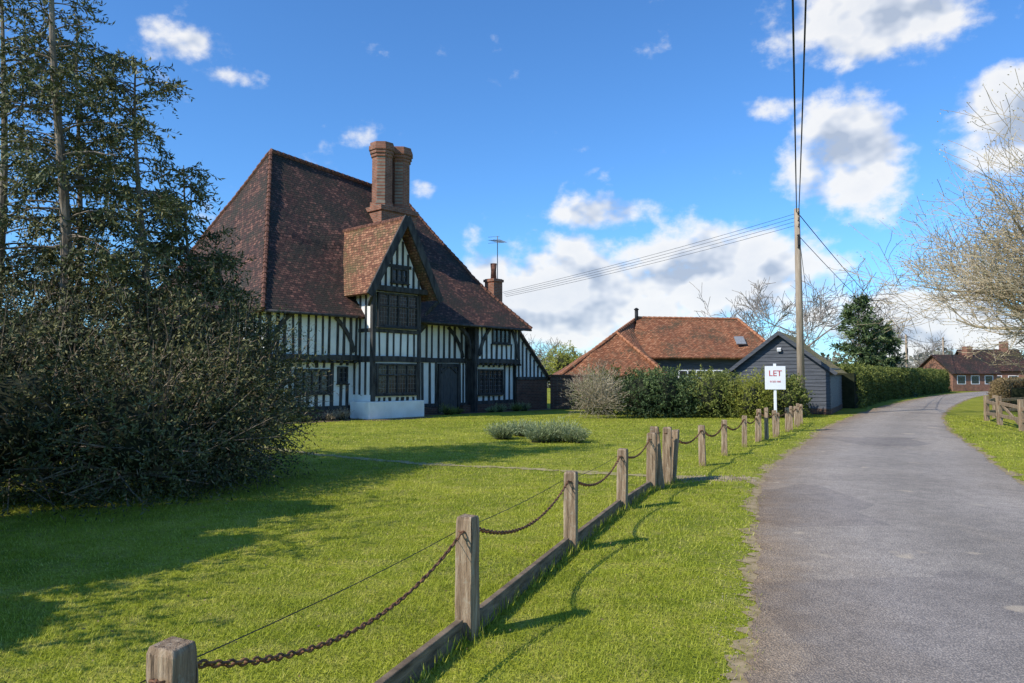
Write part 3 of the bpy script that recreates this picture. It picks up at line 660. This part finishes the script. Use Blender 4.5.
YB=[((-6.4,9.4,1.0),(1.8,1.4,1.25)),((-4.95,9.7,.85),(1.3,1.3,1.05)),((-4.3,10.9,.9),(.9,1.2,1.05)),((-4.4,12.0,1.35),(.85,1.2,1.25)),
  ((-5.4,11.4,1.7),(1.05,1.3,1.35)),((-6.9,11.0,1.8),(1.5,1.4,1.45)),((-8.6,11,1.9),(1.7,1.6,1.7)),((-7.6,9.0,1.0),(1.4,1.3,1.3))]
bush('yew_bush',YB,1150,.5,12,.07,.024,L_yew,.42,.2,.5,.75,M_bark,60,.5)
bush('dead_bramble_thicket',YB[:6],340,.75,10,.08,.010,L_dead,.22,.15,0,.6,M_bark,60,.5,.8)
bush('yew_bush',[((-6.0,3.2,1.4),(1.25,1.2,1.5)),((-6.9,4.6,2.3),(1.5,1.3,2.1)),((-7.3,6.3,2.6),(1.6,1.4,2.3))],650,.45,8,.12,.045,L_yew,.4,.25,.75)
def conifer(name,x,y,h,lmax,nb,mat,z0=.2,droop=.35,leaf=(.09,.028),nt_=17,kk=14,bare=.0,tr=.09,stick=True,prof=.6):
    e=empty(name,(0,0,0)); mb=MB()
    tp=lambda z:Vector((x+.12*math.sin(z*.7+x),y+.1*math.cos(z*.6+y),z))
    mb.tube([tp(h*i/12) for i in range(13)],[tr*(1-i/12)**.8+.008 for i in range(13)],8)
    C=[];A=[];LL=[]
    for i in range(nb):
        q=z0+(1-z0)*(i+random.random())/nb; z=q*h
        l=lmax*((1-q)/(1-z0))**prof*random.uniform(.3,1.2)+.2; az=random.uniform(0,2*math.pi)
        el=random.uniform(-.1,.4)+.5*q
        d=Vector((math.cos(az)*math.cos(el),math.sin(az)*math.cos(el),math.sin(el))); p=tp(z); pts=[p.copy()]
        ns=6
        for s in range(ns):
            d=(d+Vector((random.uniform(-.18,.18),random.uniform(-.18,.18),-droop*.28+(.2 if s>3 else 0)+random.uniform(-.1,.1)))).normalized(); p=p+d*(l/ns); pts.append(p.copy())
        mb.tube(pts,[.015*(1-s/ns)*(l/lmax+.3)+.003 for s in range(ns+1)],4,cap=False)
        if random.random()<bare: continue
        nn=max(5,int(nt_*l/lmax*1.3))
        for k in range(nn):
            t=.2+.8*((k+random.random())/nn)**.75; t=min(t,.999); j=min(int(t*ns),ns-1); pp=pts[j].lerp(pts[j+1],t*ns-j); dd=(pts[j+1]-pts[j]).normalized()
            s=Vector((-dd.y,dd.x,0))*random.choice((-1,1))*random.uniform(.3,1)
            a=(dd*.5+s*.7+Vector((0,0,random.uniform(-.8,.25)))).normalized(); L_=random.uniform(.15,.55)*(1.25-t*.5)
            C.append(pp[:]); A.append(a[:]); LL.append(L_)
            if stick and random.random()<.5: mb.tube([pp,pp+a*L_*.5,pp+a*L_-Vector((0,0,L_*.25))],[.005,.003,.002],3,cap=False)
    C=np.array(C);A=np.array(A);LL=np.array(LL)
    P,D,idx=sprays(C,A,LL,kk,.7); cl=pn(C,1.8)*.22+rng.normal(0,.17,len(C))
    leaves('foliage',P,D,leaf[0]*rng.uniform(.6,1.3,len(P)),leaf[1],np.clip(.5+cl[idx]+rng.normal(0,.12,len(idx)),0,1),mat,e)
    mb.build('trunk_and_branches',[M_bark],e)
conifer('conifer_tree',-6.95,11.2,8.9,1.65,115,L_con,.18,.6,bare=.12,tr=.11)
conifer('conifer_tree',-5.95,11.8,6.7,1.25,100,L_con,.2,.6,bare=.08,tr=.08,prof=.45)
conifer('conifer_tree',-8.4,12.0,8.6,1.7,100,L_con,.2,.6,bare=.08)
conifer('conifer_tree',-5.5,12.6,5.2,.95,60,L_con,.3,.6,bare=.1,tr=.05)
conifer('conifer_tree',-7.6,12.8,7.8,1.4,80,L_con,.3,.6,bare=.12,tr=.07)
conifer('conifer_tree',-4.8,12.3,3.7,.75,45,L_con,.3,.6,bare=.05,tr=.05)
conifer('pine_tree',25.9,55,7.4,2.3,120,L_pine,.08,.3,(.35,.10),10,8,tr=.16,stick=False)
conifer('pine_tree',28.4,57,5.6,1.9,90,L_pine,.08,.3,(.35,.10),10,8,tr=.14,stick=False)

def bare_tree(name,x,y,h,spread,mat,levels=5,seed=1,r0=.25,trunk=.3,nch=(5,4,4,4,3),rmin=.006,lean=(0,0),buds=None,l0=1.25,ratio=(.5,.8),zup=.12,an0=(.6,1.3)):
    rd=random.Random(seed); e=empty(name); mb=MB(); tips=[]
    def grow(p,d,l,r,lv):
        ns=5 if lv<3 else 3; pts=[p.copy()]; rs=[r]; q=p.copy(); dd=d.copy(); curl=Vector((rd.uniform(-1,1),rd.uniform(-1,1),rd.uniform(-.3,.5)))*(.16 if lv else .06)
        for s in range(ns):
            dd=(dd+curl+Vector((rd.uniform(-.2,.2),rd.uniform(-.2,.2),rd.uniform(-.12,.16)))*(.9 if lv else .3)).normalized()
            q=q+dd*(l/ns); pts.append(q.copy()); rs.append(max(rmin,r*(1-.6*(s+1)/ns)))
        mb.tube(pts,rs,7 if lv==0 else (5 if lv<3 else 3),cap=False)
        if lv>=levels: tips.append((q,dd)); return
        n=nch[min(lv,len(nch)-1)]
        for k in range(n):
            t=(.55+.45*k/max(1,n-1)) if lv==0 else (.25+.75*(k+rd.random()*.8)/n); t=min(t,1); j=min(int(t*ns),ns-1); pp=pts[j].lerp(pts[j+1],t*ns-j)
            az=rd.uniform(0,2*math.pi) if lv else 2*math.pi*(k+rd.random()*.5)/n*1.62
            pl=dd.orthogonal().normalized(); pl2=dd.cross(pl); an=rd.uniform(.45,1.05) if lv else rd.uniform(*an0)
            nd=(dd*math.cos(an)+(pl*math.cos(az)+pl2*math.sin(az))*math.sin(an)).normalized(); nd=(nd*Vector((spread,spread,1))+Vector((0,0,zup))).normalized()
            grow(pp,nd,l*rd.uniform(*ratio)*(l0 if lv==0 else 1),max(rmin,rs[j]*rd.uniform(.45,.7)),lv+1)
    grow(Vector((x,y,-.1)),Vector((lean[0],lean[1],1)).normalized(),h*trunk,r0,0)
    mb.build('trunk_and_branches',[mat],e)
    if buds:
        P=np.array([t[0][:] for t in tips]); n=len(P); P=np.repeat(P,3,0)+rng.normal(0,.12,(n*3,3)); leaves('buds',P,rng.normal(size=P.shape),buds[1],buds[1]*.5,rng.random(len(P)),buds[0],e)
    return e
bare_tree('oak_tree',21.6,25.4,14.0,1.45,M_barkpale,5,11,.46,.27,(12,6,5,5,4),.009,(-.08,0),(L_bud,.07),1.65,(.54,.82),.24,(.5,1.2))
bare_tree('bare_tree',26.0,64,16,.9,M_barkfar,5,3,.25,.33,(5,4,4,4,3),.022)
bare_tree('bare_tree',40,80,13,1.0,M_barkfar,5,4,.2,.33,(5,4,4,4,3),.022)
bare_tree('bare_tree',21,66,9,1.1,M_barkfar,4,5,.2,.33,(5,5,5,4),.02)
bare_tree('bare_tree',53,92,10,1.1,M_barkfar,4,8,.2,.33,(5,5,5,4),.02)
bare_tree('bare_tree',2.2,75,8,1.1,M_barkfar,4,6,.2,.33,(5,5,5,4),.02)
bush('willow_tree',[((4.2,60,2.5),(1.6,1.5,1.5))],600,.5,9,.16,.06,L_yel,.5,.3,.5)
bush('bare_shrub',[((3.2,28.2,.9),(.95,.8,.95))],800,.5,9,.12,.014,L_twig,.6,.9,0,.35,M_barkpale,80)
bush('evergreen_shrub',[((4.9,28.6,.8),(.75,.8,.95)),((5.9,28.8,.85),(.8,.8,1.0)),((6.7,28.9,.65),(.6,.7,.8))],600,.28,9,.10,.04,L_pine,.3,.3)
bush('mixed_shrub',[((7.7,28.8,.75),(.85,.8,1.0)),((8.5,29,.7),(.7,.7,.9))],600,.3,9,.10,.04,L_hedge,.35,.3,.65,.8,M_bark,20,.6)
bush('yellow_shrub',[((9.1,28.2,.65),(.6,.6,.85)),((9.7,28.9,.7),(.6,.6,.95))],500,.3,9,.10,.03,L_yel,.4,.5,.6,.7,M_bark,20,.3)
bush('ivy_hedge',[((10.6,28.8,.65),(.75,.6,.95)),((11.2,30.0,.6),(.6,.6,.8))],600,.25,9,.10,.05,L_hedge,.3,.3)
bush('dark_shrub',[((3.9,31,.8),(1.2,.8,1.0)),((6.2,31.5,.9),(1.5,.8,.9)),((8.3,32,.8),(1.4,.8,.85))],500,.35,9,.12,.05,L_hedge,.3,.3,tb_=.3)
def hedge(name,line,h,w,n,mat,leaf=.11):
    e=empty(name); ln=np.array(line,float); s=np.concatenate([[0],np.cumsum(np.linalg.norm(np.diff(ln,axis=0),axis=1))])
    t=rng.uniform(0,s[-1],n)
    def at(t): return np.stack([np.interp(t,s,ln[:,0]),np.interp(t,s,ln[:,1])],1)
    tan=at(np.minimum(t+.3,s[-1]))-at(np.maximum(t-.3,0)); tan/=np.linalg.norm(tan,axis=1)[:,None]; nm=np.stack([tan[:,1],-tan[:,0]],1)
    face=rng.random(n); top=face<.35; sgn=np.where(rng.random(n)<.5,-1,1)
    off=np.where(top,rng.uniform(-w/2,w/2,n),sgn*w/2); z=np.where(top,h,rng.uniform(.02,h,n)**1.0)
    bumpv=.10*np.sin(t*2.1+z*2)+.06*np.sin(t*5.3)
    P=np.zeros((n,3)); P[:,:2]=at(t)+nm*(off*(1+bumpv)*(1-.08*z/h))[:,None]; P[:,2]=z*(1+.5*bumpv)
    P+=rng.normal(0,.05,P.shape)
    D=np.zeros((n,3)); D[:,:2]=nm*np.where(top,0,sgn)[:,None]; D[:,2]=np.where(top,1,.3)
    Pp,Dd,idx=sprays(P,D+rng.normal(0,.5,D.shape),.22,7,.9)
    leaves('foliage',Pp,Dd,leaf*rng.uniform(.6,1.3,len(Pp)),leaf*.45,np.clip(.5+pn(P,1.3)[idx]*.25+rng.normal(0,.18,len(idx)),0,1),mat,e)
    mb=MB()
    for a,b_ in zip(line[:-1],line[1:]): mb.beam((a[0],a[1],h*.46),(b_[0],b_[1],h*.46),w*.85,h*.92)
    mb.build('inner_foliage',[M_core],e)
hedge('clipped_hedge',[(16.3,36.8),(19.5,42.2),(24.0,49.5),(32,60),(43,74.5)],1.9,1.5,14000,L_hedge,.13)
hedge('beech_hedge',[(22.8,33),(24.5,36),(28,42),(33,49),(40,58)],1.15,1.1,6000,L_brown,.13)
def tuft(name,x,y,r,h,n,mat):
    C=np.zeros((n,3)); a=rng.uniform(0,2*np.pi,n); rr=r*.55*np.sqrt(rng.random(n)); C[:,0]=x+np.cos(a)*rr; C[:,1]=y+np.sin(a)*rr
    D=np.stack([np.cos(a)*rr/r*1.3,np.sin(a)*rr/r*1.3,np.full(n,.75)],1)+rng.normal(0,.18,(n,3))
    L=h*rng.uniform(.6,1.15,n)/.8; k=7; t=np.tile(np.linspace(.15,1,k),n); idx=np.repeat(np.arange(n),k); Du=unit(D)
    P=C[idx]+Du[idx]*(t*L[idx])[:,None]; Dl=Du[idx]+rng.normal(0,.35,(n*k,3))
    e=empty(name); leaves('foliage',P,Dl,.08,.014,np.clip(.15+.5*t+rng.normal(0,.2,n*k),0,1),mat,e); core([((x,y,.08),(r*.8,r*.8,h*.75))],'inner_foliage',e,.8)
for x,y,r,h in((-.25,18.9,.34,.30),(.72,18.0,.38,.34),(1.2,18.3,.34,.40),(.3,19.8,.34,.30),(1.5,17.9,.26,.26)): tuft('lavender_clump',x,y,r,h,420,L_lav)
for i in range(18):
    t=random.uniform(-.2,13.5); w=-.05
    if 3.5<t<7.2: continue
    q=hl(t,w+random.uniform(-.2,.2)); tuft('border_plant',q[0],q[1],random.uniform(.12,.26),random.uniform(.12,.38),110,random.choice((L_hedge,L_lav,L_twig,L_hedge)))
P=[]
for (x,y,h) in posts+gate+posts2:
    for k in range(90): P.append((x+random.gauss(0,.09),y+random.gauss(0,.09),0))
for i in range(len(seq)-1):
    a,b_=seq[i],seq[i+1]
    for k in range(420): t=random.random(); P.append((a[0]*(1-t)+b_[0]*t+random.choice((-1,1))*random.uniform(.025,.08),a[1]*(1-t)+b_[1]*t,0))
P=np.array(P); D=rng.normal(0,.35,P.shape); D[:,2]=1
leaves('tufted_grass',P,D,rng.uniform(.05,.13,len(P)),.006,np.clip(rng.normal(.4,.25,len(P)),0,1),L_grass)
n=800; y=np.sqrt(rng.uniform(2.2**2,11**2,n)); x=y*rng.uniform(-.7,.3,n); k=(x<XL(y)-.3); P=np.stack([x,y,rng.uniform(.015,.035,n)],1)[k]
leaves('fallen_leaves',P,rng.normal(size=P.shape)*[1,1,.3],rng.uniform(.01,.028,len(P)),.012,rng.random(len(P)),L_brown)
Ps=[];Ts=[]
for i in range(200):
    x=rng.uniform(-220,330); y=rng.uniform(150,230); r=rng.uniform(4,9); h=rng.uniform(3.5,8)
    P,d=blob_points(220,(x,y,h*.5),(r,r*.6,h*.6),.4); P=P[P[:,2]>0]; Ps.append(P); Ts.append(np.clip(rng.uniform(.2,.9)+rng.normal(0,.15,len(P)),0,1))
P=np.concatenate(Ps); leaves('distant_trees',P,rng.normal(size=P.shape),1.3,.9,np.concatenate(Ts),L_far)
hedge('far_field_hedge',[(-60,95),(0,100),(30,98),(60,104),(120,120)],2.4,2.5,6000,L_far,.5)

e=empty('post_and_rail_fence'); mb=MB(); fp=[(14.2,19.6),(14.9,21.7),(15.9,24.2),(17.0,26.6),(18.4,28.3),(20.6,29.5)]
for i,(x,y) in enumerate(fp):
    mb.beam((x,y,-.1),(x+random.uniform(-.05,.05),y,.88+random.uniform(-.08,.08)),.13,.13,up=(0,1,0))
    if i<len(fp)-1:
        for z in(.3,.68): mb.beam((x,y,z+random.uniform(-.05,.05)),(fp[i+1][0],fp[i+1][1],z+random.uniform(-.05,.05)),.05,.11)
mb.beam((14.9,21.7,.1),(15.9,24.2,.75),.04,.09)
mb.build('posts_and_rails',[M_wood],e,bevel=.008)
# ---------------------------------------------------------------- sky + sun
SUN=Vector((-.84,-.54,0)).normalized(); EL=R(39)
sd=Vector((SUN.x*math.cos(EL),SUN.y*math.cos(EL),math.sin(EL)))
l=bpy.data.lights.new('sun','SUN'); l.energy=5.0; l.angle=R(.5); l.color=(1,.945,.85); o=bpy.data.objects.new('sun',l); o.rotation_euler=(-sd).to_track_quat('-Z','Y').to_euler(); o.location=(-20,-15,30); link(o)
w=bpy.data.worlds.new('World'); sc.world=w; w.use_nodes=True; nt=w.node_tree; nt.nodes.clear()
out=nt.nodes.new('ShaderNodeOutputWorld'); sky=nt.nodes.new('ShaderNodeTexSky'); sky.sky_type='NISHITA'; sky.sun_disc=False; sky.sun_elevation=EL; sky.sun_rotation=math.atan2(sd.x,sd.y); sky.air_density=1.0; sky.dust_density=.3; sky.ozone_density=2.5
bg=nt.nodes.new('ShaderNodeBackground'); bg.inputs[1].default_value=.15
nt.links.new(mixc(nt,1.0,sky.outputs[0],(.56,.98,1.40),'MULTIPLY'),bg.inputs[0])
tc=nt.nodes.new('ShaderNodeTexCoord'); sp=nt.nodes.new('ShaderNodeSeparateXYZ'); nt.links.new(tc.outputs['Generated'],sp.inputs[0])
az=math_(nt,'ARCTAN2',sp.outputs[0],sp.outputs[1]); el=math_(nt,'ARCSINE',sp.outputs[2])
cl=[(-24.8,22.8,5,1.5,.74),(-21,21.0,3,1.1,.58),(7.7,12.4,6.2,1.8,.88),(5.0,6.4,12,4.8,1.25),(15.8,7.6,9.5,4.4,1.3),(-.5,8.0,4.5,2.4,.9),(27,24.0,10.5,3.6,1.25),(25.3,15.4,5.2,4.8,1.3),(35.2,16.2,6.6,3.8,1.3),(18.9,19.1,3.4,1.4,.8),(-6.3,14.4,1.8,1.1,.58),(-11.6,18,1.8,1.2,.45),(30.6,3.7,12,3.8,1.1),(-48,14,12,4,1),(60,12,14,5,1)]
M_=None
for a,e_,ra,re,wt in cl:
    dx=math_(nt,'DIVIDE',math_(nt,'SUBTRACT',az,R(a)),R(ra)); dy=math_(nt,'DIVIDE',math_(nt,'SUBTRACT',el,R(e_)),R(re))
    d=math_(nt,'SQRT',math_(nt,'ADD',math_(nt,'MULTIPLY',dx,dx),math_(nt,'MULTIPLY',dy,dy)))
    mm=math_(nt,'MULTIPLY',math_(nt,'SUBTRACT',1.25,d,clamp=True),wt)
    M_=mm if M_ is None else math_(nt,'MAXIMUM',M_,mm)
def cvec(dz):
    c=nt.nodes.new('ShaderNodeCombineXYZ'); nt.links.new(math_(nt,'ADD',az,-dz*.6),c.inputs[0]); nt.links.new(math_(nt,'MULTIPLY',math_(nt,'ADD',el,dz),1.35),c.inputs[1]); c.inputs[2].default_value=3.7; return c.outputs[0]
def cn(dz,det): return noise(nt,cvec(dz),12,det,.58)
f0=cn(0,8); s0=cn(0,3); s1=cn(.030,3)
dens=math_(nt,'ADD',math_(nt,'SUBTRACT',math_(nt,'MULTIPLY',M_,.95),.44),math_(nt,'MULTIPLY',math_(nt,'SUBTRACT',f0,.5),2.6))
mask=nt.nodes.new('ShaderNodeMapRange'); mask.interpolation_type='SMOOTHSTEP'; nt.links.new(dens,mask.inputs[0]); mask.inputs[1].default_value=-.12; mask.inputs[2].default_value=.48
lit=math_(nt,'ADD',.88,math_(nt,'MULTIPLY',math_(nt,'SUBTRACT',s0,s1),4.2),clamp=True)
thick=math_(nt,'MULTIPLY',dens,.30,clamp=True); lit=math_(nt,'SUBTRACT',lit,thick,clamp=True)
cc=ramp(nt,lit,[(.0,(.48,.56,.70)),(.5,(.76,.81,.90)),(.9,(1.0,1.0,1.0))])
bgc=nt.nodes.new('ShaderNodeBackground'); bgc.inputs[1].default_value=.97; nt.links.new(cc,bgc.inputs[0])
mx=nt.nodes.new('ShaderNodeMixShader'); nt.links.new(math_(nt,'MULTIPLY',mask.outputs[0],.95),mx.inputs[0]); nt.links.new(bg.outputs[0],mx.inputs[1]); nt.links.new(bgc.outputs[0],mx.inputs[2]); nt.links.new(mx.outputs[0],out.inputs['Surface'])
# ---------------------------------------------------------------- camera
cam=bpy.data.cameras.new('camera'); cam.sensor_width=36; cam.lens=740/1024*36; cam.clip_end=6000; cam.clip_start=.05
co=bpy.data.objects.new('camera',cam); co.location=(0,0,1.6); co.rotation_euler=(R(90+2.67),0,0); link(co); sc.camera=co
